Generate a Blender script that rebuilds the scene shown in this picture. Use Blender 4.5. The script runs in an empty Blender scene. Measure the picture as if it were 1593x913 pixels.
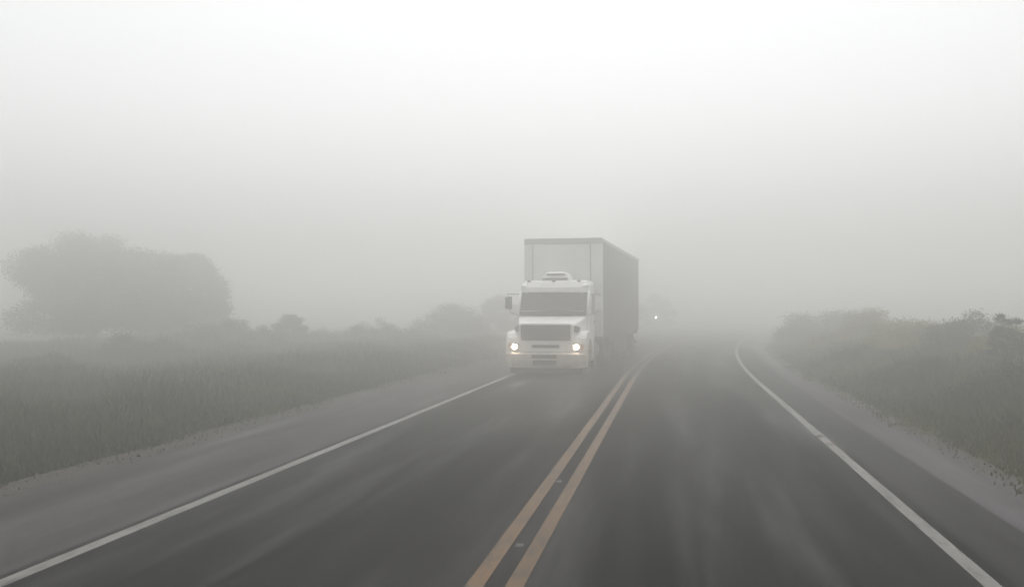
import bpy, bmesh, math, random
import numpy as np
from mathutils import Vector, Matrix, noise as mnoise

random.seed(7)
rng = np.random.default_rng(11)
SC = bpy.context.scene
COL = SC.collection
R = math.radians
PI = math.pi

# ------------------------------------------------------------------ materials
def mat(name, col=(.5, .5, .5), rough=.6, metal=0.0, spec=.5, emit=None, estr=0.0, coat=0.0):
    m = bpy.data.materials.new(name)
    m.use_nodes = True
    b = m.node_tree.nodes['Principled BSDF']
    b.inputs['Base Color'].default_value = (*col, 1)
    b.inputs['Roughness'].default_value = rough
    b.inputs['Metallic'].default_value = metal
    b.inputs['Specular IOR Level'].default_value = spec
    b.inputs['Coat Weight'].default_value = coat
    if emit:
        b.inputs['Emission Color'].default_value = (*emit, 1)
        b.inputs['Emission Strength'].default_value = estr
    return m

def nd(m, t, **kw):
    n = m.node_tree.nodes.new(t)
    for k, v in kw.items():
        setattr(n, k, v)
    return n

def lk(m, a, b):
    m.node_tree.links.new(a, b)

def bsdf(m):
    return m.node_tree.nodes['Principled BSDF']

def ramp(m, src, stops):
    r = nd(m, 'ShaderNodeValToRGB')
    e = r.color_ramp.elements
    while len(e) < len(stops):
        e.new(.5)
    for i, (p, c) in enumerate(stops):
        e[i].position = p
        e[i].color = (*c, 1) if len(c) == 3 else c
    lk(m, src, r.inputs[0])
    return r

def noise(m, vec, scale, detail=4, rough=.55):
    n = nd(m, 'ShaderNodeTexNoise')
    n.inputs['Scale'].default_value = scale
    n.inputs['Detail'].default_value = detail
    n.inputs['Roughness'].default_value = rough
    if vec is not None:
        lk(m, vec, n.inputs['Vector'])
    return n

def mapping(m, vec, scale):
    n = nd(m, 'ShaderNodeMapping')
    n.inputs['Scale'].default_value = scale
    lk(m, vec, n.inputs['Vector'])
    return n.outputs[0]

def mixc(m, fac, a, b, mode='MIX'):
    n = nd(m, 'ShaderNodeMix', data_type='RGBA', blend_type=mode)
    if isinstance(fac, float):
        n.inputs[0].default_value = fac
    else:
        lk(m, fac, n.inputs[0])
    for s, i in ((a, 6), (b, 7)):
        if isinstance(s, tuple):
            n.inputs[i].default_value = (*s, 1)
        else:
            lk(m, s, n.inputs[i])
    return n.outputs[2]

def bump(m, h, strength, dist):
    b = nd(m, 'ShaderNodeBump')
    b.inputs['Strength'].default_value = strength
    b.inputs['Distance'].default_value = dist
    lk(m, h, b.inputs['Height'])
    lk(m, b.outputs[0], bsdf(m).inputs['Normal'])

def g(v):
    return (v, v, v)

# asphalt: UV = (metres across the road, metres along it)
def asphalt(name, dark, light, tracks, sheen=.11, edge=None, tint=(1, .985, .96)):
    m = mat(name, g(dark), .5)
    uv = nd(m, 'ShaderNodeUVMap').outputs[0]
    big = noise(m, mapping(m, uv, (.8, .07, 1)), 1.0, 5, .6)
    base = ramp(m, big.outputs[0], [(.40, tuple(dark * .85 * t for t in tint)), (.66, tuple(light * t for t in tint))])
    fine = noise(m, mapping(m, uv, (1, .6, 1)), 55, 5, .7)
    fr = ramp(m, fine.outputs[0], [(.3, g(.6)), (.75, g(1.45))])
    c = mixc(m, 1.0, base.outputs[0], fr.outputs[0], 'MULTIPLY')
    if tracks:
        sep = nd(m, 'ShaderNodeSeparateXYZ')
        lk(m, uv, sep.inputs[0])
        wob = noise(m, mapping(m, uv, (0.3, .05, 1)), 1.0, 3)
        add = nd(m, 'ShaderNodeMath', operation='MULTIPLY_ADD')
        lk(m, wob.outputs[0], add.inputs[0])
        add.inputs[1].default_value = .25
        lk(m, sep.outputs[0], add.inputs[2])
        tr = nd(m, 'ShaderNodeMapRange')
        tr.inputs['From Min'].default_value = -5.2
        tr.inputs['From Max'].default_value = 2.6
        lk(m, add.outputs[0], tr.inputs[0])
        W = 7.8
        def p(x): return (x + .125 + 5.2) / W
        rr = ramp(m, tr.outputs[0], [(p(-4.9), g(1.1)), (p(-4.3), g(.82)), (p(-3.6), g(1.05)), (p(-2.4), g(.84)),
                                     (p(-1.6), g(.95)), (p(-1.1), g(1.0)), (p(-.78), g(.68)), (p(-.45), g(.98)),
                                     (p(.4), g(1.12)), (p(1.15), g(.84)), (p(1.9), g(1.08))])
        c = mixc(m, 1.0, c, rr.outputs[0], 'MULTIPLY')
    if edge:
        # soil washed over the paving towards the verge
        sp2 = nd(m, 'ShaderNodeSeparateXYZ')
        lk(m, uv, sp2.inputs[0])
        n3 = noise(m, mapping(m, uv, (1.3, .5, 1)), 1.0, 6, .7)
        ma = nd(m, 'ShaderNodeMath', operation='MULTIPLY_ADD')
        lk(m, n3.outputs[0], ma.inputs[0])
        ma.inputs[1].default_value = 1.6
        lk(m, sp2.outputs[0], ma.inputs[2])
        mr = nd(m, 'ShaderNodeMapRange')
        mr.inputs['From Min'].default_value = edge[0] + .8
        mr.inputs['From Max'].default_value = edge[1] + .8
        lk(m, ma.outputs[0], mr.inputs[0])
        c = mixc(m, mr.outputs[0], c, (.062, .056, .040))
    lk(m, c, bsdf(m).inputs['Base Color'])
    wet = noise(m, mapping(m, uv, (1.0, .085, 1)), 1.0, 5, .6)
    rg = ramp(m, wet.outputs[0], [(.45, g(.85)), (.70, g(.48))])
    lk(m, rg.outputs[0], bsdf(m).inputs['Roughness'])
    sp = ramp(m, wet.outputs[0], [(.50, g(.03)), (.72, g(sheen))])
    lk(m, sp.outputs[0], bsdf(m).inputs['Specular IOR Level'])
    bump(m, fine.outputs[0], .35, .006)
    return m

def road_paint(name, col, worn, thr):
    m = mat(name, col, .6, spec=.3)
    uv = nd(m, 'ShaderNodeUVMap').outputs[0]
    n1 = noise(m, mapping(m, uv, (9, 2.2, 1)), 1.0, 6, .7)
    f = ramp(m, n1.outputs[0], [(thr, g(0)), (thr + .16, g(1))])
    n2 = noise(m, mapping(m, uv, (3, .5, 1)), 1.0, 4)
    v = ramp(m, n2.outputs[0], [(.3, tuple(c * .72 for c in col)), (.7, tuple(min(1, c * 1.15) for c in col))])
    c = mixc(m, f.outputs[0], worn, v.outputs[0])
    lk(m, c, bsdf(m).inputs['Base Color'])
    return m

M = {}
M['asphalt'] = asphalt('asphalt', .009, .030, True)
M['shoulder'] = asphalt('shoulder asphalt', .044, .074, False, .10, (-7.0, -7.9), (1.02, .97, 1.0))
M['dark_shoulder'] = asphalt('dark shoulder asphalt', .026, .046, False, .10, None, (1, .97, .98))
M['gravel'] = asphalt('gravel', .062, .115, False, .08, (3.75, 4.2), (1.02, .965, 1.02))
M['yellow_paint'] = road_paint('yellow road paint', (.112, .058, .017), (.040, .028, .016), .36)
M['white_paint'] = road_paint('white road paint', (.165, .161, .148), (.06, .058, .055), .33)

m = M['soil'] = mat('grassy soil', (.08, .075, .045), .9, spec=.15)
tc = nd(m, 'ShaderNodeTexCoord').outputs['Object']
a = noise(m, tc, .12, 5)
b_ = noise(m, tc, 3.0, 4)
ra = ramp(m, a.outputs[0], [(.35, (.050, .056, .028)), (.55, (.075, .072, .040)), (.72, (.115, .10, .062))])
rb = ramp(m, b_.outputs[0], [(.3, g(.7)), (.7, g(1.25))])
lk(m, mixc(m, 1.0, ra.outputs[0], rb.outputs[0], 'MULTIPLY'), bsdf(m).inputs['Base Color'])

def leaf_mat(name, a, b, c, scale=1.1, rough=.6):
    m = mat(name, b, rough, spec=.25)
    tc = nd(m, 'ShaderNodeTexCoord').outputs['Object']
    n = noise(m, tc, scale, 3)
    r = ramp(m, n.outputs[0], [(.32, a), (.52, b), (.72, c)])
    geo = nd(m, 'ShaderNodeNewGeometry')
    rr = ramp(m, geo.outputs['Random Per Island'], [(0, g(.8)), (1, g(1.2))])
    lk(m, mixc(m, 1.0, r.outputs[0], rr.outputs[0], 'MULTIPLY'), bsdf(m).inputs['Base Color'])
    bsdf(m).inputs['Transmission Weight'].default_value = 0
    bsdf(m).inputs['Subsurface Weight'].default_value = 0
    return m

M['leaf_green'] = leaf_mat('green leaves', (.030, .042, .020), (.052, .068, .030), (.085, .095, .040))
M['leaf_dark'] = leaf_mat('dark leaves', (.018, .025, .012), (.030, .039, .018), (.048, .058, .024))
M['leaf_yellow'] = leaf_mat('yellowing leaves', (.10, .095, .008), (.20, .172, .012), (.31, .245, .020))
M['grass'] = leaf_mat('verge grass', (.026, .034, .008), (.050, .054, .011), (.105, .092, .016), .35)
M['dry_grass'] = leaf_mat('yellowing verge grass', (.030, .036, .006), (.075, .072, .010), (.15, .125, .016), .3)
M['bark'] = mat('bark', (.07, .055, .042), .9)
bn = noise(M['bark'], nd(M['bark'], 'ShaderNodeTexCoord').outputs['Object'], 9, 5)
lk(M['bark'], ramp(M['bark'], bn.outputs[0], [(.3, (.04, .032, .026)), (.7, (.11, .09, .07))]).outputs[0], bsdf(M['bark']).inputs['Base Color'])

def dusty(name, col, dirt, rough, coat=0., thr=(.42, .8), scale=1.3):
    m = mat(name, col, rough, coat=coat)
    tc = nd(m, 'ShaderNodeTexCoord').outputs['Object']
    n = noise(m, mapping(m, tc, (1, 1, .45)), scale, 6, .65)
    f = ramp(m, n.outputs[0], [(thr[0], g(0)), (thr[1], g(1))])
    lk(m, mixc(m, f.outputs[0], col, dirt), bsdf(m).inputs['Base Color'])
    return m

M['white'] = dusty('white truck paint', (.90, .90, .88), (.74, .73, .69), .4, .2)
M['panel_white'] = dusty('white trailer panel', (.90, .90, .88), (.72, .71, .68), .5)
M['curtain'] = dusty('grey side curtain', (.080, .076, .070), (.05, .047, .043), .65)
M['rail'] = dusty('grey rail', (.36, .36, .35), (.25, .25, .24), .5)
M['bumper'] = dusty('bumper paint', (.70, .66, .62), (.40, .355, .315), .5, thr=(.35, .7), scale=2.2)
M['black'] = dusty('black plastic', (.022, .022, .022), (.05, .048, .045), .6)
M['grille'] = dusty('grille black', (.03, .03, .03), (.06, .06, .058), .55)
M['rubber'] = dusty('rubber', (.02, .02, .02), (.05, .047, .042), .85)
M['steel'] = dusty('rim steel', (.13, .13, .125), (.06, .057, .052), .6)
M['chassis'] = dusty('chassis', (.03, .03, .032), (.07, .065, .06), .7)
M['glass'] = mat('dark glass', (.03, .033, .035), .12, spec=.5)
M['mirror'] = mat('mirror glass', (.5, .5, .5), .05, metal=1.0)
M['lamp_glass'] = mat('lamp glass', (.55, .55, .53), .2)
M['headlamp'] = mat('headlamp on', (.9, .9, .85), .3, emit=(1.0, .78, .58), estr=120.0)
M['far_lens'] = mat('beacon on', (.9, .9, .9), .3, emit=(1.0, .97, .92), estr=380.0)
M['red_lens'] = mat('red lens', (.35, .02, .02), .3)
M['amber_lens'] = mat('amber lens', (.5, .2, .03), .3)
M['post'] = mat('weathered post', (.12, .105, .09), .85)
M['stud'] = dusty('road stud', (.10, .095, .09), (.06, .055, .05), .8)
M['leaf_dry'] = mat('dry leaf', (.30, .27, .23), .8)
M['leaf_red'] = mat('red dry leaf', (.25, .13, .09), .8)

# ------------------------------------------------------------------ mesh helpers
def link(name, me, material=None, parent=None):
    o = bpy.data.objects.new(name, me)
    COL.objects.link(o)
    if material is not None:
        me.materials.append(material)
    if parent is not None:
        o.parent = parent
    return o

def tag(o, label=None, cat=None, group=None, kind=None):
    for k, v in (('label', label), ('category', cat), ('group', group), ('kind', kind)):
        if v:
            o[k] = v
    return o

def obj(name, bm, material, parent=None, smooth=False, bev=0.0, seg=2):
    if bev > 0:
        es = [e for e in bm.edges if len(e.link_faces) == 2 and e.calc_face_angle(0) > .5]
        bmesh.ops.bevel(bm, geom=es, offset=bev, segments=seg, profile=.5, affect='EDGES', clamp_overlap=True)
    bmesh.ops.recalc_face_normals(bm, faces=bm.faces)
    me = bpy.data.meshes.new(name)
    bm.to_mesh(me)
    bm.free()
    if smooth:
        for p in me.polygons:
            p.use_smooth = True
    return link(name, me, material, parent)

def box(bm, x0, x1, y0, y1, z0, z1):
    v = [bm.verts.new(p) for p in ((x0, y0, z0), (x1, y0, z0), (x1, y1, z0), (x0, y1, z0),
                                   (x0, y0, z1), (x1, y0, z1), (x1, y1, z1), (x0, y1, z1))]
    for f in ((0, 3, 2, 1), (4, 5, 6, 7), (0, 1, 5, 4), (1, 2, 6, 5), (2, 3, 7, 6), (3, 0, 4, 7)):
        bm.faces.new([v[i] for i in f])
    return bm

def boxes(*bs):
    bm = bmesh.new()
    for b in bs:
        box(bm, *b)
    return bm

def loft(rings, bm=None, cap=True):
    bm = bm or bmesh.new()
    vs = [[bm.verts.new(p) for p in r] for r in rings]
    n = len(rings[0])
    for a, b in zip(vs[:-1], vs[1:]):
        for i in range(n):
            bm.faces.new((a[i], a[(i + 1) % n], b[(i + 1) % n], b[i]))
    if cap:
        bm.faces.new(list(reversed(vs[0])))
        bm.faces.new(vs[-1])
    return bm

def prism_x(profile, x0, x1, bm=None, taper=1.0):
    """profile [(y,z)] extruded along x"""
    return loft([[(x0, y, z) for y, z in profile], [(x1, y, z) for y, z in profile]], bm)

def cyl_x(bm, cx, cy, cz, r, w, n=28, r2=None):
    r2 = r if r2 is None else r2
    return loft([[(cx - w / 2, cy + r * math.cos(2 * PI * i / n), cz + r * math.sin(2 * PI * i / n)) for i in range(n)],
                 [(cx + w / 2, cy + r2 * math.cos(2 * PI * i / n), cz + r2 * math.sin(2 * PI * i / n)) for i in range(n)]], bm)

def cyl_y(bm, cx, cy, cz, r, d, n=20, r2=None):
    r2 = r if r2 is None else r2
    return loft([[(cx + r * math.cos(2 * PI * i / n), cy, cz + r * math.sin(2 * PI * i / n)) for i in range(n)],
                 [(cx + r2 * math.cos(2 * PI * i / n), cy + d, cz + r2 * math.sin(2 * PI * i / n)) for i in range(n)]], bm)

def tube(bm, pts, radii, n=8):
    pts = [Vector(p) for p in pts]
    if not isinstance(radii, (list, tuple)):
        radii = [radii] * len(pts)
    rings = []
    for i, p in enumerate(pts):
        d = (pts[min(i + 1, len(pts) - 1)] - pts[max(i - 1, 0)]).normalized()
        up = Vector((0, 0, 1)) if abs(d.z) < .9 else Vector((1, 0, 0))
        s = d.cross(up).normalized()
        t = s.cross(d)
        rings.append([p + (s * math.cos(2 * PI * k / n) + t * math.sin(2 * PI * k / n)) * radii[i] for k in range(n)])
    return loft(rings, bm)

def mesh_np(name, verts, faces_flat, nper, material, parent=None):
    me = bpy.data.meshes.new(name)
    nv = len(verts)
    nf = len(faces_flat) // nper
    me.vertices.add(nv)
    me.vertices.foreach_set('co', np.asarray(verts, np.float32).ravel())
    me.loops.add(nf * nper)
    me.loops.foreach_set('vertex_index', np.asarray(faces_flat, np.int32))
    me.polygons.add(nf)
    me.polygons.foreach_set('loop_start', np.arange(0, nf * nper, nper, dtype=np.int32))
    me.update(calc_edges=True)
    me.validate()
    return link(name, me, material, parent)

# ------------------------------------------------------------------ the road: straight, then a gentle right-hand bend
Y0, RAD, YE = 27.0, 320.0, 62.0
def bend(y):
    y = np.asarray(y, float)
    d = np.clip(y - Y0, 0, YE - Y0)
    return d * d / (2 * RAD) + np.clip(y - YE, 0, None) * ((YE - Y0) / RAD)

ys = np.concatenate([np.arange(-70, 27, 3.0), np.arange(27, 110, 1.5), np.arange(110, 330, 6.0)])

def strip(name, xa, xb, z, material, jit_a=0., jit_b=0., label=None, nx=1):
    verts, faces, uvs = [], [], []
    sub = ys
    if jit_a or jit_b:
        sub = np.concatenate([np.arange(-70, 70, .45), np.arange(70, 330, 4.)])
    for i, y in enumerate(sub):
        c = float(bend(y))
        ja = jit_a * (mnoise.noise((y * .35, 3.1, 0)) + .5 * mnoise.noise((y * 1.7, 8.2, 0)))
        jb = jit_b * (mnoise.noise((y * .35, 5.7, 0)) + .5 * mnoise.noise((y * 1.7, 1.2, 0)))
        for k in range(nx + 1):
            x = (xa + ja) * (1 - k / nx) + (xb + jb) * k / nx
            verts.append((x + c, y, z))
            uvs.append((x, y))
    n = nx + 1
    for i in range(len(sub) - 1):
        for k in range(nx):
            faces.append((i * n + k, i * n + k + 1, (i + 1) * n + k + 1, (i + 1) * n + k))
    me = bpy.data.meshes.new(name)
    me.from_pydata(verts, [], faces)
    ul = me.uv_layers.new(name='UVMap')
    for l in me.loops:
        ul.data[l.index].uv = uvs[l.vertex_index]
    o = link(name, me, material)
    tag(o, kind='structure', label=label)
    return o

strip('road', -5.12, 2.50, 0.0, M['asphalt'], nx=2, label='dark damp two lane asphalt road bending right into the fog')
strip('shoulder', -7.75, -5.12, 0.0, M['shoulder'], jit_a=.22, label='pale paved shoulder on the left of the road')
strip('shoulder', 2.50, 3.15, 0.0, M['dark_shoulder'], label='narrow dark shoulder on the right of the road')
strip('gravel', 3.15, 4.15, -.004, M['gravel'], jit_b=.16, label='pale gravel strip between right shoulder and bushes')
strip('road_line', -5.025, -4.885, .004, M['white_paint'], label='solid white edge line on the left of the road')
strip('road_line', 2.25, 2.385, .004, M['white_paint'], label='solid white edge line on the right of the road')
strip('road_line', -1.527, -1.39, .004, M['yellow_paint'], label='left one of the two solid yellow centre lines')
strip('road_line', -1.232, -1.095, .004, M['yellow_paint'], label='right one of the two solid yellow centre lines')

# ground: one sheet, level by the road, gently uneven beyond it
def gz(x, y):
    lat = x - float(bend(y))
    dl = max(0.0, -7.6 - lat)
    dr = max(0.0, lat - 4.0)
    d = max(dl, dr)
    k = min(1.0, d / 8.0)
    h = mnoise.noise((x * .05, y * .05, 0)) * .5 + mnoise.noise((x * .2, y * .2, 4)) * .14
    rise = min(dr, 14) * .045 - min(dl, 10) * .012
    return -.03 + k * h + rise

gx = np.concatenate([np.arange(-330, -60, 15), np.arange(-60, 60, 1.5), np.arange(60, 331, 15)])
gy = np.concatenate([np.arange(-70, -6, 8), np.arange(-6, 90, 1.5), np.arange(90, 331, 10)])
gv = [(x, y, gz(x, y)) for y in gy for x in gx]
nx_ = len(gx)
gf = [(j * nx_ + i, j * nx_ + i + 1, (j + 1) * nx_ + i + 1, (j + 1) * nx_ + i) for j in range(len(gy) - 1) for i in range(nx_ - 1)]
me = bpy.data.meshes.new('ground')
me.from_pydata(gv, [], gf)
tag(link('ground', me, M['soil']), kind='structure', label='rough grassy ground on both sides of the road')

# ------------------------------------------------------------------ verge grass (uncountable)
def grass(name, n, lat_fn, hmin, hmax, ymax, label, material='grass'):
    y = 5 + (ymax - 5) * rng.random(n) ** 1.35
    side, d = lat_fn(n)
    x = side + d + bend(y)
    keep = np.ones(n, bool)
    z = np.array([gz(a, b) for a, b in zip(x, y)])
    out = d * np.sign(side)          # metres beyond the paving edge
    clump = np.array([mnoise.noise((a * .45, b * .45, 2)) for a, b in zip(x, y)])
    h = (hmin + (hmax - hmin) * rng.random(n)) * (1 + .75 * clump) * np.clip(.13 + out / 2.4, .13, 1)
    w = .006 + .008 * rng.random(n) + y * .0004
    ang = rng.random(n) * 2 * PI
    lean = (.15 + .5 * rng.random(n)) * h
    la = rng.random(n) * 2 * PI
    dx, dy = np.cos(ang) * w, np.sin(ang) * w
    lx, ly = np.cos(la) * lean, np.sin(la) * lean
    b0 = np.stack([x - dx, y - dy, z - .02], 1)
    b1 = np.stack([x + dx, y + dy, z - .02], 1)
    m0 = np.stack([x + dx * .8 + lx * .35, y + dy * .8 + ly * .35, z + h * .6], 1)
    m1 = np.stack([x - dx * .8 + lx * .35, y - dy * .8 + ly * .35, z + h * .6], 1)
    t = np.stack([x + lx, y + ly, z + h], 1)
    V = np.stack([b0, b1, m0, m1, t], 1).reshape(-1, 3)
    i = np.arange(n)[:, None] * 5
    F = (i + np.array([[0, 1, 2, 0, 2, 3, 3, 2, 4]])).ravel()
    o = mesh_np(name, V, F, 3, M[material])
    return tag(o, label=label, cat='grass', kind='stuff')

grass('grass', 240000, lambda n: (-7.75, -(rng.random(n) ** 1.5) * 26 + .7 * rng.random(n) ** 5), .16, .58, 62,
      'rough olive grass on the left verge beside the pale shoulder')
grass('grass', 170000, lambda n: (4.15, (rng.random(n) ** 1.4) * 18 - .5 * rng.random(n) ** 5), .22, .70, 58,
      'tall weedy grass on the right verge beside the gravel strip', 'dry_grass')

# ------------------------------------------------------------------ trees and shrubs
def leaves(blobs, n, size, seed, flat=.75):
    """leaf quads spread through clumps [(centre, radii)] - denser near the clump skin"""
    r = np.random.default_rng(seed)
    vol = np.array([b[1][0] * b[1][1] * b[1][2] for b in blobs]) ** .75
    pick = r.choice(len(blobs), n, p=vol / vol.sum())
    C = np.array([b[0] for b in blobs])[pick]
    S = np.array([b[1] for b in blobs])[pick]
    d = r.normal(size=(n, 3))
    d /= np.linalg.norm(d, axis=1)[:, None]
    rad = np.minimum(np.abs(r.normal(size=n)) * .27 + .64 * r.random(n) ** .5, 1.14)
    p = C + d * S * rad[:, None]
    p[:, 2] = np.maximum(p[:, 2], .03)
    a = r.normal(size=(n, 3)); a /= np.linalg.norm(a, axis=1)[:, None]
    b = np.cross(a, r.normal(size=(n, 3))); b /= np.linalg.norm(b, axis=1)[:, None]
    s = size * (.55 + .9 * r.random(n))[:, None]
    V = np.stack([p - a * s, p - b * s * .45, p + a * s, p + b * s * .45], 1).reshape(-1, 3)
    return V, np.arange(n * 4)

def tree(name, x, y, h, w, material, label, cat, group=None, trunk_h=.3, nclump=26, nleaf=9000, leaf=.11, seed=1,
         dome=1.0, tr=.17, wy=None):
    wy = wy or w
    rr = random.Random(seed)
    e = bpy.data.objects.new(name, None)
    COL.objects.link(e)
    e.location = (x, y, gz(x, y) - .03)
    tag(e, label, cat, group)
    z0 = h * trunk_h
    blobs = []
    for k in range(nclump * (2 if cat == 'shrub' else 1)):
        th = rr.random() * 2 * PI
        q = math.sqrt(rr.random())
        top = h * (1 - (q * .93) ** (2.2 * dome)) ** (1 / (1.3 + .5 * dome)) * (.9 + .12 * rr.random())
        cr = (.09 + .06 * rr.random()) * min(w, h * (2.2 if cat == 'shrub' else 1.5))
        z = z0 + max(0, top - cr * .75 - z0) * rr.random() ** .5
        blobs.append(((q * w / 2 * .86 * math.cos(th), q * wy / 2 * .86 * math.sin(th), max(z, cr * .45)),
                      (cr * (.9 + .5 * rr.random()), cr * (.9 + .5 * rr.random()), cr * (.62 + .25 * rr.random()))))
    V, F = leaves(blobs, nleaf, leaf, seed)
    mesh_np('crown' if cat == 'tree' else 'foliage', V, F, 4, material, e)
    bm = bmesh.new()
    tube(bm, [(0, 0, -.1), (.04, .02, z0 * .5), (0, .05, z0 + .2), (.1, 0, h * .62)], [tr * 1.25, tr, tr * .8, tr * .25])
    for b in blobs[::2]:
        c = Vector(b[0])
        s = Vector((0, 0, z0 * (.6 + .5 * rr.random())))
        mid = s.lerp(c, .5) + Vector((0, 0, .1 * h * rr.random()))
        tube(bm, [s, mid, c], [tr * .5, tr * .32, tr * .1], 6)
    obj('trunk' if cat == 'tree' else 'stem', bm, M['bark'], e, smooth=True)
    return e

# camera numbers (used only to set where the photograph's objects stand)
F_PX, VX, VY, H = 1500.0, 1048.0, 480.0, 2.05
YAW = math.atan((VX - 796.5) / F_PX)
PITCH = math.atan((VY - 456.5) / F_PX * math.cos(YAW))
def at(px, py, Yd):
    fw = Vector((-math.sin(YAW) * math.cos(PITCH), math.cos(YAW) * math.cos(PITCH), math.sin(PITCH)))
    rt = Vector((math.cos(YAW), math.sin(YAW), 0))
    up = rt.cross(fw)
    d = fw + rt * ((px - 796.5) / F_PX) - up * ((py - 456.5) / F_PX)
    return Vector((0, 0, H)) + d * (Yd / d.y)

def veg(px, top, wpx, Yd, material, label, cat='shrub', name='shrub', **kw):
    p = at(px, top, Yd)
    h = p.z - gz(p.x, p.y)
    w = wpx * Yd / F_PX
    return tree(name, p.x, p.y, h, w, material, label, cat, **kw)

LEFT = 'shrubs on the left verge'
RIGHT = 'bushes on the right bank'
FAR = 'trees far off in the fog'
G_, D_, Y_ = M['leaf_green'], M['leaf_dark'], M['leaf_yellow']
veg(142, 353, 262, 54, D_, 'broad tall dome shaped tree fading into fog at far left', 'tree', 'broad_tree',
    trunk_h=.08, nclump=110, nleaf=120000, leaf=.075, seed=5, dome=2.8, tr=.36, wy=10.0)
veg(278, 384, 165, 57, D_, 'lower rounded tree touching the right side of the broad dome tree', 'tree', 'broad_tree',
    trunk_h=.08, nclump=110, nleaf=90000, leaf=.075, seed=6, dome=1.2, tr=.3, wy=8.0)
veg(452, 470, 84, 50, D_, 'small dark upright shrub on left verge, right of the two far trees',
    trunk_h=.05, nclump=20, nleaf=26000, leaf=.035, seed=9, dome=.62, tr=.05, group=LEFT)
veg(215, 500, 170, 36, G_, 'low green bush in front of the rounded tree', trunk_h=.04,
    nclump=20, nleaf=24000, leaf=.03, seed=12, tr=.04, group=LEFT)
veg(60, 540, 190, 28, G_, 'low green bush on the left verge nearest the photo edge', trunk_h=.04,
    nclump=22, nleaf=26000, leaf=.026, seed=13, tr=.04, group=LEFT)
veg(580, 490, 280, 52, G_, 'low wide bush on left verge between upright shrub and truck', trunk_h=.04,
    nclump=34, nleaf=34000, leaf=.038, seed=15, tr=.05, group=LEFT)
veg(350, 490, 270, 45, G_, 'low wide bush on left verge left of the upright shrub', trunk_h=.04,
    nclump=34, nleaf=34000, leaf=.034, seed=16, tr=.05, group=LEFT)
veg(705, 462, 150, 60, D_, 'tall bushy shrub just left of the truck mirror', trunk_h=.05, nclump=34, nleaf=34000,
    leaf=.042, seed=18, tr=.07, group=LEFT)
veg(775, 452, 90, 70, D_, 'small faint tree partly hidden behind the truck cab', 'tree', 'tree', trunk_h=.06, nclump=34,
    nleaf=30000, leaf=.05, seed=21, tr=.09, group=FAR)
veg(1022, 450, 66, 104, D_, 'faint tree in the fog just right of the trailer', 'tree', 'tree', trunk_h=.05, nclump=40,
    nleaf=34000, leaf=.06, seed=22, tr=.1, group=FAR)

veg(1285, 468, 170, 54, G_, 'farthest pale bush on right bank, nearest to the road bend', trunk_h=.04, nclump=34, nleaf=34000, leaf=.038, seed=31, tr=.05, group=RIGHT)
veg(1355, 470, 190, 43, Y_, 'yellowish bush on right bank, right of the farthest bush', trunk_h=.04, nclump=30, nleaf=32000, leaf=.034, seed=32, tr=.05, group=RIGHT)
veg(1432, 478, 210, 35, Y_, 'widest yellow green bush in middle of right bank', trunk_h=.04, nclump=30, nleaf=34000, leaf=.03, seed=33, tr=.05, group=RIGHT)
veg(1510, 474, 150, 30, G_, 'green bush standing left of the slender sapling on right bank', trunk_h=.04, nclump=26, nleaf=28000, leaf=.028, seed=34, tr=.05, group=RIGHT)
veg(1600, 480, 180, 27, Y_, 'yellowing bush behind the slender sapling at right edge', trunk_h=.04, nclump=26, nleaf=30000, leaf=.026, seed=35, tr=.05, group=RIGHT)
veg(1345, 530, 170, 32, D_, 'low dark bush below the yellowish bush near the gravel strip', trunk_h=.04, nclump=24, nleaf=26000, leaf=.027, seed=36, tr=.035, group=RIGHT)
veg(1455, 545, 230, 25, D_, 'low dark bush in front of the widest yellow green bush', trunk_h=.04, nclump=28, nleaf=32000, leaf=.023, seed=37, tr=.035, group=RIGHT)
veg(1585, 545, 240, 19.5, D_, 'nearest dark green bush at the lower right edge', trunk_h=.04, nclump=30, nleaf=44000, leaf=.020, seed=38, tr=.035, group=RIGHT)

veg(1565, 466, 64, 24, D_, 'slender sapling sticking up above the bushes at the right edge', 'sapling', 'sapling', trunk_h=.2,
    nclump=60, nleaf=11000, leaf=.024, seed=41, dome=.9, tr=.025)

# small point of light far off; post and housing added to carry it
p = at(1020, 494, 97)
zb = gz(p.x, p.y)
e = bpy.data.objects.new('far_light', None); COL.objects.link(e)
e.location = (p.x, p.y, zb)
tag(e, 'tiny bright white light in the fog right of the trailer', 'lamp')
hz = p.z - zb
bm = bmesh.new(); tube(bm, [(0, .06, -.1), (0, .06, hz + .1)], [.04, .035], 8); obj('post', bm, M['post'], e)
bm = bmesh.new(); cyl_y(bm, 0, -.02, hz, .07, .08, 16, .05); obj('lamp_housing', bm, M['black'], e)
bm = bmesh.new(); cyl_y(bm, 0, -.032, hz, .04, .012, 16); obj('lens', bm, M['far_lens'], e)

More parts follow.
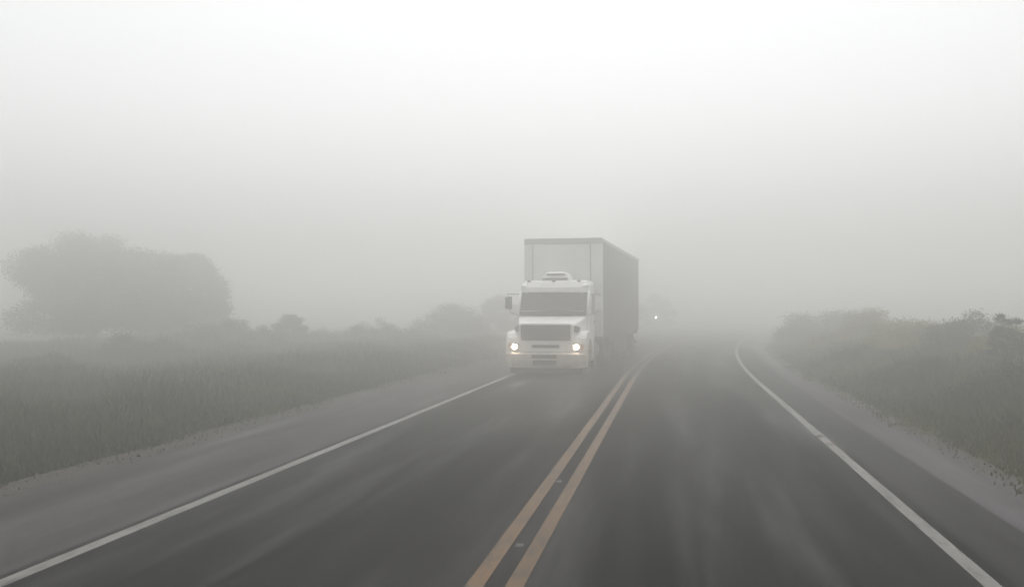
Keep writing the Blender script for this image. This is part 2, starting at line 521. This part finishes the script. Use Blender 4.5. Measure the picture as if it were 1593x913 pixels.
# ------------------------------------------------------------------ small things on the road
def stud(x, y, label):
    e = obj('road_stud', loft([[(-.035, -.05, 0), (.035, -.05, 0), (.035, .05, 0), (-.035, .05, 0)],
                               [(-.028, -.02, .014), (.028, -.02, .014), (.028, .02, .014), (-.028, .02, .014)]]), M['stud'])
    e.location = (x, y, .0)
    tag(e, label, 'road stud', 'pale studs between the yellow lines')
p = at(870, 749, 1); 
def gnd(px, py):
    d = at(px, py, 1.0) - Vector((0, 0, H))
    t = -H / d.z
    return d.x * t, d.y * t
sx, sy = gnd(870, 749); stud(sx, sy, 'small pale stud between the yellow lines, farther of the two')
sx, sy = gnd(808, 848); stud(sx, sy, 'small pale stud between the yellow lines, nearer of the two')
def fallen(px, py, material, label, s, seed):
    rr = random.Random(seed)
    bm = bmesh.new()
    v = [bm.verts.new((s * q * math.cos(t), s * .55 * q * math.sin(t), .012 + .02 * rr.random()))
         for t, q in [(k * PI / 5, .8 + .3 * rr.random()) for k in range(10)]]
    bm.faces.new(v)
    r = bmesh.ops.extrude_face_region(bm, geom=bm.faces[:])
    bmesh.ops.translate(bm, vec=(0, 0, .004), verts=[q for q in r['geom'] if isinstance(q, bmesh.types.BMVert)])
    o = obj('fallen_leaf', bm, material)
    x, y = gnd(px, py)
    o.location = (x, y, 0)
    tag(o, label, 'leaf', 'leaves lying by the right edge line')
fallen(1274, 679, M['leaf_dry'], 'pale dry leaf lying just outside the right white edge line', .085, 1)
fallen(1292, 692, M['leaf_red'], 'reddish dry leaf lying just outside the right white edge line', .08, 2)

# ------------------------------------------------------------------ the truck
T = bpy.data.objects.new('truck', None)
COL.objects.link(T)
T.location = (-3.84, 29.0, 0)
T.rotation_euler = (0, 0, -R(2.9))
tag(T, 'white bonneted truck with lit headlights and a long dark sided box trailer', 'truck')

def rring(hx, z0, z1, y, r, n=4, yb=0.0):
    """rounded rectangle ring in the xz plane at depth y (corner radius r on the top only)"""
    pts = [(-hx, y, z0), (hx, y, z0)]
    for k in range(n + 1):
        a = k / n * PI / 2
        pts.append((hx - r + r * math.cos(a), y, z1 - r + r * math.sin(a)))
    for k in range(n + 1):
        a = PI / 2 + k / n * PI / 2
        pts.append((-hx + r + r * math.cos(a), y, z1 - r + r * math.sin(a)))
    return pts

# cab shell (lower body + pillars + roof)
bm = loft([rring(1.10, 1.0, 1.80, 1.28, .06), rring(1.12, .98, 1.84, 1.34, .06), rring(1.13, .95, 2.56, 1.72, .10),
           rring(1.12, .95, 2.86, 1.92, .16), rring(1.11, .95, 2.95, 2.2, .18), rring(1.11, .95, 2.97, 2.9, .18),
           rring(1.08, 1.0, 2.93, 3.02, .18)])
cab = obj('cab', bm, M['white'], T, bev=.012)
# windscreen: sloped curved pane with black surround
def pane(hb, ht, yb, yt, zb, zt, t, bow=.06, n=10):
    fr, bk = [], []
    for k in range(n + 1):
        u = -1 + 2 * k / n
        fr.append((u * hb, yb + bow * u * u, zb))
    for k in range(n, -1, -1):
        u = -1 + 2 * k / n
        fr.append((u * ht, yt + bow * u * u, zt))
    return loft([[(x, y - t, z) for x, y, z in fr], [(x, y + .02, z) for x, y, z in fr]])
wsur = obj('windscreen', pane(1.10, 1.085, 1.235, 1.615, 1.83, 2.60, .012), M['black'], T)
obj('glass', pane(1.04, 1.03, 1.252, 1.598, 1.885, 2.565, .035), M['glass'], wsur)
# dashboard edge seen as a pale line low in the windscreen, with two wipers on it
obj('dash_trim', pane(1.0, 1.0, 1.286, 1.292, 1.958, 1.972, .075), M['white'], wsur)
for sx_ in (-1, 1):
    bm = bmesh.new()
    tube(bm, [(sx_ * .15, 1.19, 1.85), (sx_ * .5, 1.205, 1.905), (sx_ * .93, 1.235, 1.93)], [.016, .013, .009], 6)
    obj('wiper', bm, M['black'], T)
# A-pillars
for s in (-1, 1):
    bm = bmesh.new()
    tube(bm, [(s * 1.115, 1.30, 1.82), (s * 1.10, 1.66, 2.60)], [.045, .045], 8)
    obj('pillar', bm, M['white'], T, smooth=True)
# sun visor / roof front
bm = bmesh.new()
prof = [(1.50, 2.565), (1.60, 2.555), (2.02, 2.90), (1.98, 2.955), (1.70, 2.90), (1.545, 2.72)]
loft([[(-1.0 * 1, y + .10, z) for y, z in prof]] + [[(x, y, z) for y, z in prof] for x in (-.86, .86)] + [[(1.0, y + .10, z) for y, z in prof]], bm)
obj('sun_visor', bm, M['white'], T, bev=.02)
for s in (-1, 1):
    bm = bmesh.new()
    loft([[(s * .90, 1.58, 2.50), (s * 1.10, 1.66, 2.50), (s * 1.10, 1.8, 2.50), (s * .9, 1.8, 2.5)],
          [(s * .92, 1.60, 2.78), (s * 1.09, 1.68, 2.78), (s * 1.09, 1.9, 2.78), (s * .92, 1.9, 2.78)],
          [(s * .95, 1.72, 2.86), (s * 1.06, 1.76, 2.86), (s * 1.06, 1.92, 2.86), (s * .95, 1.92, 2.86)]], bm)
    obj('roof_fairing', bm, M['white'], T, bev=.02)
# roof air unit: stepped shell with two dark slots
bm = loft([[(-.50, 1.95, 2.93), (.42, 1.95, 2.93), (.42, 2.9, 2.96), (-.50, 2.9, 2.96)],
           [(-.47, 2.03, 3.06), (.39, 2.03, 3.06), (.39, 2.86, 3.08), (-.47, 2.86, 3.08)],
           [(-.36, 2.12, 3.20), (.28, 2.12, 3.20), (.28, 2.8, 3.22), (-.36, 2.8, 3.22)],
           [(-.30, 2.2, 3.235), (.22, 2.2, 3.235), (.22, 2.7, 3.24), (-.30, 2.7, 3.24)]])
ru = obj('roof_air_unit', bm, M['white'], T, bev=.015)
obj('air_slot', prism_x([(1.93, 2.975), (1.98, 2.975), (2.0, 3.03), (1.95, 3.03)], -.45, .37), M['black'], ru)
obj('air_slot', prism_x([(2.04, 3.135), (2.1, 3.135), (2.12, 3.18), (2.065, 3.18)], -.33, .25), M['black'], ru)
for x in (-.85, -.04, .77):
    obj('marker_light', boxes((x - .05, x + .05, 1.70, 1.80, 2.90, 2.945)), M['black'], T, bev=.01)

# hood
bm = loft([rring(.80, 1.0, 1.50, .06, .06), rring(.84, 1.0, 1.555, .12, .07), rring(.93, 1.0, 1.65, .5, .10),
           rring(1.03, 1.0, 1.75, .95, .10), rring(1.09, 1.0, 1.815, 1.29, .10)])
obj('hood', bm, M['white'], T, bev=.012)
# grille with frame and bars
gr = obj('grille', boxes((-.765, .765, .035, .10, 1.075, 1.535)), M['grille'], T, bev=.01)
bs = []
for k in range(6):
    z = 1.115 + k * .073
    bs.append((-.745, .745, .02, .04, z, z + .03))
obj('grille_bars', boxes(*bs), M['black'], gr)
bm = boxes((-.83, -.768, .015, .12, 1.03, 1.56), (.768, .83, .015, .12, 1.03, 1.56),
           (-.768, .768, .012, .12, 1.538, 1.585), (-.768, .768, .012, .12, 1.03, 1.072))
obj('grille_frame', bm, M['white'], gr, bev=.008)
# dark air intakes between hood and fenders
for s in (-1, 1):
    bm = loft([[(s * .86, .14, 1.33), (s * 1.0, .32, 1.33), (s * 1.03, .36, 1.47), (s * .88, .16, 1.53)],
               [(s * .80, .3, 1.33), (s * .9, .5, 1.33), (s * .9, .5, 1.47), (s * .82, .3, 1.53)]])
    obj('air_intake', bm, M['black'], T)
    # fender: side profile with a wheel arch
    wc, wr = 1.0, .60
    pr = [(.10, 1.0), (.13, 1.15), (.24, 1.27), (.42, 1.33), (1.15, 1.36), (1.62, 1.30), (1.78, 1.05), (1.80, .60)]
    for k in range(11):
        a_ = R(-10) + k / 10 * R(200)
        y_, z_ = wc + wr * math.cos(a_), .52 + wr * math.sin(a_)
        pr.append((max(y_, .30), z_))
    pr.append((.10, .52))
    bm = bmesh.new()
    xs = sorted((s * .80, s * 1.235))
    prism_x(pr, xs[0], xs[1], bm)
    obj('fender', bm, M['white'], T, bev=.03)
    # door with handle and side window
    xo = s * 1.13
    d = obj('door', boxes(tuple(sorted((xo - s * .03, xo + s * .014))) + (1.82, 2.74, 1.02, 2.58)), M['white'], T, bev=.01)
    obj('window', loft([[(xo + s * .0, 1.88, 1.86), (xo, 2.68, 1.86), (xo, 2.68, 2.5), (xo, 2.05, 2.5)],
                        [(xo + s * .020, 1.88, 1.86), (xo + s * .020, 2.68, 1.86), (xo + s * .020, 2.68, 2.5), (xo + s * .020, 2.05, 2.5)]]), M['glass'], d)
    obj('handle', boxes(tuple(sorted((xo + s * .01, xo + s * .045))) + (2.5, 2.66, 1.6, 1.64)), M['black'], d, bev=.008)
    obj('step', boxes(tuple(sorted((s * .85, s * 1.16))) + (1.9, 2.7, .42, .5), tuple(sorted((s * .85, s * 1.13))) + (1.9, 2.7, .72, .78)), M['chassis'], T, bev=.01)

# front panel with the headlights
bm = loft([[(-1.16, .10, .735), (-1.0, .0, .735), (1.0, .0, .735), (1.16, .10, .735), (1.22, .3, .735), (-1.22, .3, .735)],
           [(-1.16, .11, 1.025), (-1.0, .01, 1.025), (1.0, .01, 1.025), (1.16, .11, 1.025), (1.22, .3, 1.025), (-1.22, .3, 1.025)]])
fp = obj('front_panel', bm, M['white'], T, bev=.015)
obj('air_slot', boxes((-.41, .43, -.008, .02, .855, .945)), M['black'], fp, bev=.006)
obj('panel_gap', boxes((-1.02, 1.02, .012, .05, .722, .734)), M['black'], fp)
for s in (-1, 1):
    h = obj('headlight', boxes(tuple(sorted((s * .80, s * 1.06))) + (-.022, .03, .79, .98)), M['lamp_glass'], T, bev=.03)
    bm = bmesh.new(); cyl_y(bm, s * .955, -.036, .885, .060, .012, 24); obj('bulb', bm, M['headlamp'], h)
    obj('turn_signal', boxes(tuple(sorted((s * 1.07, s * 1.15))) + (.05, .11, .80, .97)), M['amber_lens'], h, bev=.01)
# bumper
bm = loft([[(-1.22, .14, .27), (-1.02, -.05, .25), (1.02, -.05, .25), (1.22, .14, .27), (1.24, .42, .27), (-1.24, .42, .27)],
           [(-1.25, .12, .45), (-1.04, -.10, .45), (1.04, -.10, .45), (1.25, .12, .45), (1.25, .42, .45), (-1.25, .42, .45)],
           [(-1.25, .12, .66), (-1.04, -.10, .66), (1.04, -.10, .66), (1.25, .12, .66), (1.25, .42, .66), (-1.25, .42, .66)],
           [(-1.22, .15, .715), (-1.02, -.05, .715), (1.02, -.05, .715), (1.22, .15, .715), (1.23, .42, .715), (-1.23, .42, .715)]])
bp = obj('bumper', bm, M['bumper'], T, bev=.015)
obj('air_slot', boxes((-.41, .36, -.108, -.05, .545, .655)), M['grille'], bp, bev=.006)
obj('air_slot', boxes((-.37, .36, -.104, -.03, .345, .485)), M['grille'], bp, bev=.006)
for s in (-1, 1):
    obj('fog_lamp', boxes(tuple(sorted((s * .62, s * .80))) + (-.108, -.05, .38, .50)), M['lamp_glass'], bp, bev=.02)
obj('air_dam', boxes((-1.10, 1.10, .10, .13, .07, .262)), M['rubber'], T, bev=.01)
# mirrors
for s in (-1, 1):
    bm = bmesh.new()
    tube(bm, [(s * 1.11, 1.62, 2.50), (s * 1.36, 1.45, 2.51), (s * 1.50, 1.40, 2.50), (s * 1.47, 1.40, 2.40)], .018, 8)
    mb = obj('mirror_arm', bm, M['rail'], T)
    bm = bmesh.new()
    tube(bm, [(s * 1.12, 1.42, 1.84), (s * 1.36, 1.40, 1.90), (s * 1.42, 1.40, 2.0)], .018, 8)
    obj('brace', bm, M['rail'], mb)
    x0, x1 = (s * 1.36, s * 1.55)
    bm = loft([[(x0, 1.30, 2.02), (x1, 1.34, 2.04), (x1, 1.50, 2.04), (x0, 1.50, 2.02)],
               [(x0, 1.28, 2.22), (x1, 1.32, 2.22), (x1, 1.50, 2.22), (x0, 1.50, 2.22)],
               [(x0, 1.30, 2.43), (x1, 1.34, 2.41), (x1, 1.50, 2.41), (x0, 1.50, 2.43)]])
    obj('mirror_housing', bm, M['black'] if s < 0 else M['panel_white'], mb, bev=.03)
    xa, xb = sorted((s * 1.38, s * 1.53))
    obj('mirror_glass', boxes((xa, xb, 1.50, 1.506, 2.06, 2.39)), M['mirror'], mb)

# chassis, tanks, wheels
obj('chassis', boxes((-.48, -.36, .3, 7.2, .62, .92), (.36, .48, .3, 7.2, .62, .92), (-.36, .36, .5, .7, .65, .9), (-.36, .36, 3.2, 3.4, .65, .9),
                     (-.36, .36, 6.8, 7.0, .65, .9), (-.9, .9, .9, 1.1, .42, .56), (-.9, .9, 4.7, 4.9, .42, .6), (-.9, .9, 5.95, 6.15, .42, .6)), M['chassis'], T, bev=.01)
for s in (-1, 1):
    bm = bmesh.new()
    cyl_y(bm, s * .86, 2.75, .66, .30, 1.1, 24)
    obj('fuel_tank', bm, M['steel'], T, smooth=False)
    xs = sorted((s * .66, s * 1.22))
    obj('mud_flap', boxes((xs[0], xs[1], 1.72, 1.735, .16, .72)), M['rubber'], T)
    obj('mud_flap', boxes((xs[0], xs[1], 16.05, 16.07, .14, .75)), M['rubber'], T)

def wheel(x, y, w, s):
    r, n = .52, 36
    bm = bmesh.new()
    prof = [(-.5, .60), (-.5, .90), (-.40, .985), (-.25, 1.0), (.25, 1.0), (.40, .985), (.5, .90), (.5, .60)]
    loft([[(x + px * w, y + pr_ * r * math.cos(2 * PI * i / n), r + pr_ * r * math.sin(2 * PI * i / n)) for px, pr_ in prof] for i in range(n)] +
         [[(x + px * w, y + pr_ * r, r) for px, pr_ in prof]], bm, cap=False)
    bmesh.ops.remove_doubles(bm, verts=bm.verts, dist=1e-5)
    o = obj('wheel', bm, M['rubber'], T)
    bm = bmesh.new()
    cyl_x(bm, x + s * w * .18, y, r, .315, w * .5, 28)
    cyl_x(bm, x + s * w * .45, y, r, .14, w * .16, 16)
    for k in range(8):
        a_ = 2 * PI * k / 8
        cyl_x(bm, x + s * w * .45, y + .22 * math.cos(a_), r + .22 * math.sin(a_), .022, .04, 6)
    obj('rim', bm, M['steel'], o)
for s in (-1, 1):
    wheel(s * 1.04, 1.0, .30, s)
    for y in (4.8, 6.05, 12.6, 13.9, 15.2):
        wheel(s * 1.10, y, .27, s)
        wheel(s * .78, y, .27, s)

# trailer
YT0, YT1, HX, ZB, ZT = 3.35, 17.35, 1.31, 1.12, 4.41
cb = obj('cargo_box', boxes((-HX, HX, YT0, YT1, ZB, ZT - .06)), M['panel_white'], T, bev=.01)
obj('front_panel', boxes((-1.02, .90, YT0 - .03, YT0 + .01, 1.3, ZT - .20)), M['panel_white'], cb, bev=.008)
obj('top_rail', boxes((-HX - .02, HX + .02, YT0 - .06, YT0 + .10, ZT - .19, ZT)), M['rail'], cb, bev=.012)
for s in (-1, 1):
    xs = sorted((s * (HX - .09), s * (HX + .02)))
    obj('corner_post', boxes((xs[0], xs[1], YT0 - .045, YT0 + .11, ZB, ZT - .192)), M['panel_white'], cb, bev=.012)
    xs = sorted((s * (HX - .01), s * (HX + .025)))
    obj('roof_rail', boxes((xs[0], xs[1], YT0 + .115, YT1, ZT - .13, ZT - .02)), M['rail'], cb, bev=.01)
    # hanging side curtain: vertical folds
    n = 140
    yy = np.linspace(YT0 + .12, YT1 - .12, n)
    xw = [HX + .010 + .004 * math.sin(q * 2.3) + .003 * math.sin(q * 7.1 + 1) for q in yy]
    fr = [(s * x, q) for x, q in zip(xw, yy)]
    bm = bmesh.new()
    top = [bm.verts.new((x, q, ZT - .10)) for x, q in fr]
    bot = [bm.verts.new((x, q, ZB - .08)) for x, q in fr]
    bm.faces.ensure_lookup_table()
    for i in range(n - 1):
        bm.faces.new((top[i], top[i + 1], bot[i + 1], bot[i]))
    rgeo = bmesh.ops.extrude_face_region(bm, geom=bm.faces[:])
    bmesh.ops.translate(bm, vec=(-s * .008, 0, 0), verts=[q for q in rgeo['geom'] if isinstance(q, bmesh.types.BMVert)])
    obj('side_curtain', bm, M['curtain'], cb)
    xs = sorted((s * 1.20, s * 1.28))
    obj('shade_side_guard', boxes((xs[0], xs[1], 7.0, 11.95, .32, 1.02), (xs[0] + .01, xs[1] - .01, 8.0, 8.08, 1.02, 1.1), (xs[0] + .01, xs[1] - .01, 11.4, 11.48, 1.02, 1.1)), M['chassis'], T, bev=.008)  # side guard made a solid dark skirt, standing in for underside shade
    obj('shade_panel', boxes((xs[0], xs[1], 12.0, 15.95, .90, 1.02)), M['black'], T, bev=.008)  # black panel added to deepen the shade under the trailer
    xs = sorted((s * .55, s * .70))
    obj('landing_leg', boxes((xs[0], xs[1], 7.35, 7.5, .30, 1.1), (xs[0] - .06, xs[1] + .06, 7.28, 7.57, .24, .30)), M['chassis'], T, bev=.01)
    xs = sorted((s * .015, s * (HX - .05)))
    obj('rear_door', boxes((xs[0], xs[1], YT1 + .002, YT1 + .05, ZB + .05, ZT - .15)), M['panel_white'], cb, bev=.01)
    xs = sorted((s * .95, s * 1.25))
    obj('tail_light', boxes((xs[0], xs[1], YT1 - .05, YT1 + .03, .86, .98)), M['red_lens'], T, bev=.01)
# dark vertical seams of the front wall
obj('seam', boxes((-1.06, -1.03, YT0 - .012, YT0 + .01, 1.4, ZT - .21)), M['rail'], cb)
obj('seam', boxes((.91, .945, YT0 - .012, YT0 + .01, 1.4, ZT - .21)), M['rail'], cb)
obj('trailer_frame', boxes((-.55, -.42, 4.2, 17.2, .78, 1.115), (.42, .55, 4.2, 17.2, .78, 1.115), (-1.24, 1.24, YT1 - .16, YT1 - .06, .98, 1.115),
                           (-.9, .9, 12.5, 12.7, .44, .6), (-.9, .9, 13.8, 14.0, .44, .6), (-.9, .9, 15.1, 15.3, .44, .6)), M['chassis'], T, bev=.01)
obj('rear_underrun', boxes((-1.22, 1.22, YT1 - .2, YT1 - .1, .42, .54), (-.55, -.45, YT1 - .2, YT1 - .1, .54, .9), (.45, .55, YT1 - .2, YT1 - .1, .54, .9)), M['chassis'], T, bev=.01)

# ------------------------------------------------------------------ fog
SIGMA = 0.030
bm = boxes((-345, 345, -85, 345, -3.2, 7.2))
hz = obj('haze', bm, None)
m = bpy.data.materials.new('fog')
m.use_nodes = True
m.node_tree.nodes.clear()
out = nd(m, 'ShaderNodeOutputMaterial')
pv = nd(m, 'ShaderNodeVolumePrincipled')
pv.inputs['Color'].default_value = (.984, .986, .966, 1)
pv.inputs['Density'].default_value = SIGMA
pv.inputs['Anisotropy'].default_value = .83
lk(m, pv.outputs[0], out.inputs['Volume'])
hz.data.materials.append(m)
tag(hz, kind='stuff', label='pale grey fog filling the air over the whole road')

# ------------------------------------------------------------------ overcast sky + soft sun
EL, AZ = R(67), R(-6)          # sun high behind the overcast, ahead of the camera
w = bpy.data.worlds.new('World')
SC.world = w
w.use_nodes = True
nt = w.node_tree
bg = nt.nodes['Background']
sky = nt.nodes.new('ShaderNodeTexSky')
sky.sky_type = 'NISHITA'
sky.sun_disc = False
sky.sun_elevation = EL
sky.sun_rotation = AZ
sky.air_density = 1.0
sky.dust_density = 4.6
sky.ozone_density = 1.0
hs = nt.nodes.new('ShaderNodeHueSaturation')
hs.inputs['Saturation'].default_value = .06
nt.links.new(sky.outputs[0], hs.inputs['Color'])
nt.links.new(hs.outputs[0], bg.inputs['Color'])
bg.inputs['Strength'].default_value = .15
sl = bpy.data.lights.new('sun', 'SUN')
sl.energy = .5
sl.angle = R(60)
sl.color = (1.0, .985, .95)
so = bpy.data.objects.new('sun', sl)
COL.objects.link(so)
sd = Vector((math.sin(AZ) * math.cos(EL), math.cos(AZ) * math.cos(EL), math.sin(EL)))
so.rotation_euler = sd.to_track_quat('Z', 'Y').to_euler()
so.location = (0, 0, 40)

# ------------------------------------------------------------------ camera
cd = bpy.data.cameras.new('camera')
cam = bpy.data.objects.new('camera', cd)
COL.objects.link(cam)
cd.sensor_width = 36
cd.lens = 36 * F_PX / 1593
cd.clip_end = 2000
cd.clip_start = .05
cam.location = (0, 0, H)
cam.rotation_euler = (PI / 2 + PITCH, 0, YAW)
SC.camera = cam

SC.render.engine = 'CYCLES'
cy = SC.cycles
cy.max_bounces = 10
cy.volume_bounces = 6
cy.diffuse_bounces = 4
cy.glossy_bounces = 3
cy.transmission_bounces = 3
cy.transparent_max_bounces = 6
cy.use_denoising = True
cy.denoiser = 'OPENIMAGEDENOISE'
cy.sample_clamp_indirect = 4
cy.caustics_reflective = False
cy.caustics_refractive = False
vs = SC.view_settings
vs.view_transform = 'Standard'
vs.look = 'None'
vs.gamma = 1
vs.use_curve_mapping = False
vs.exposure = .27
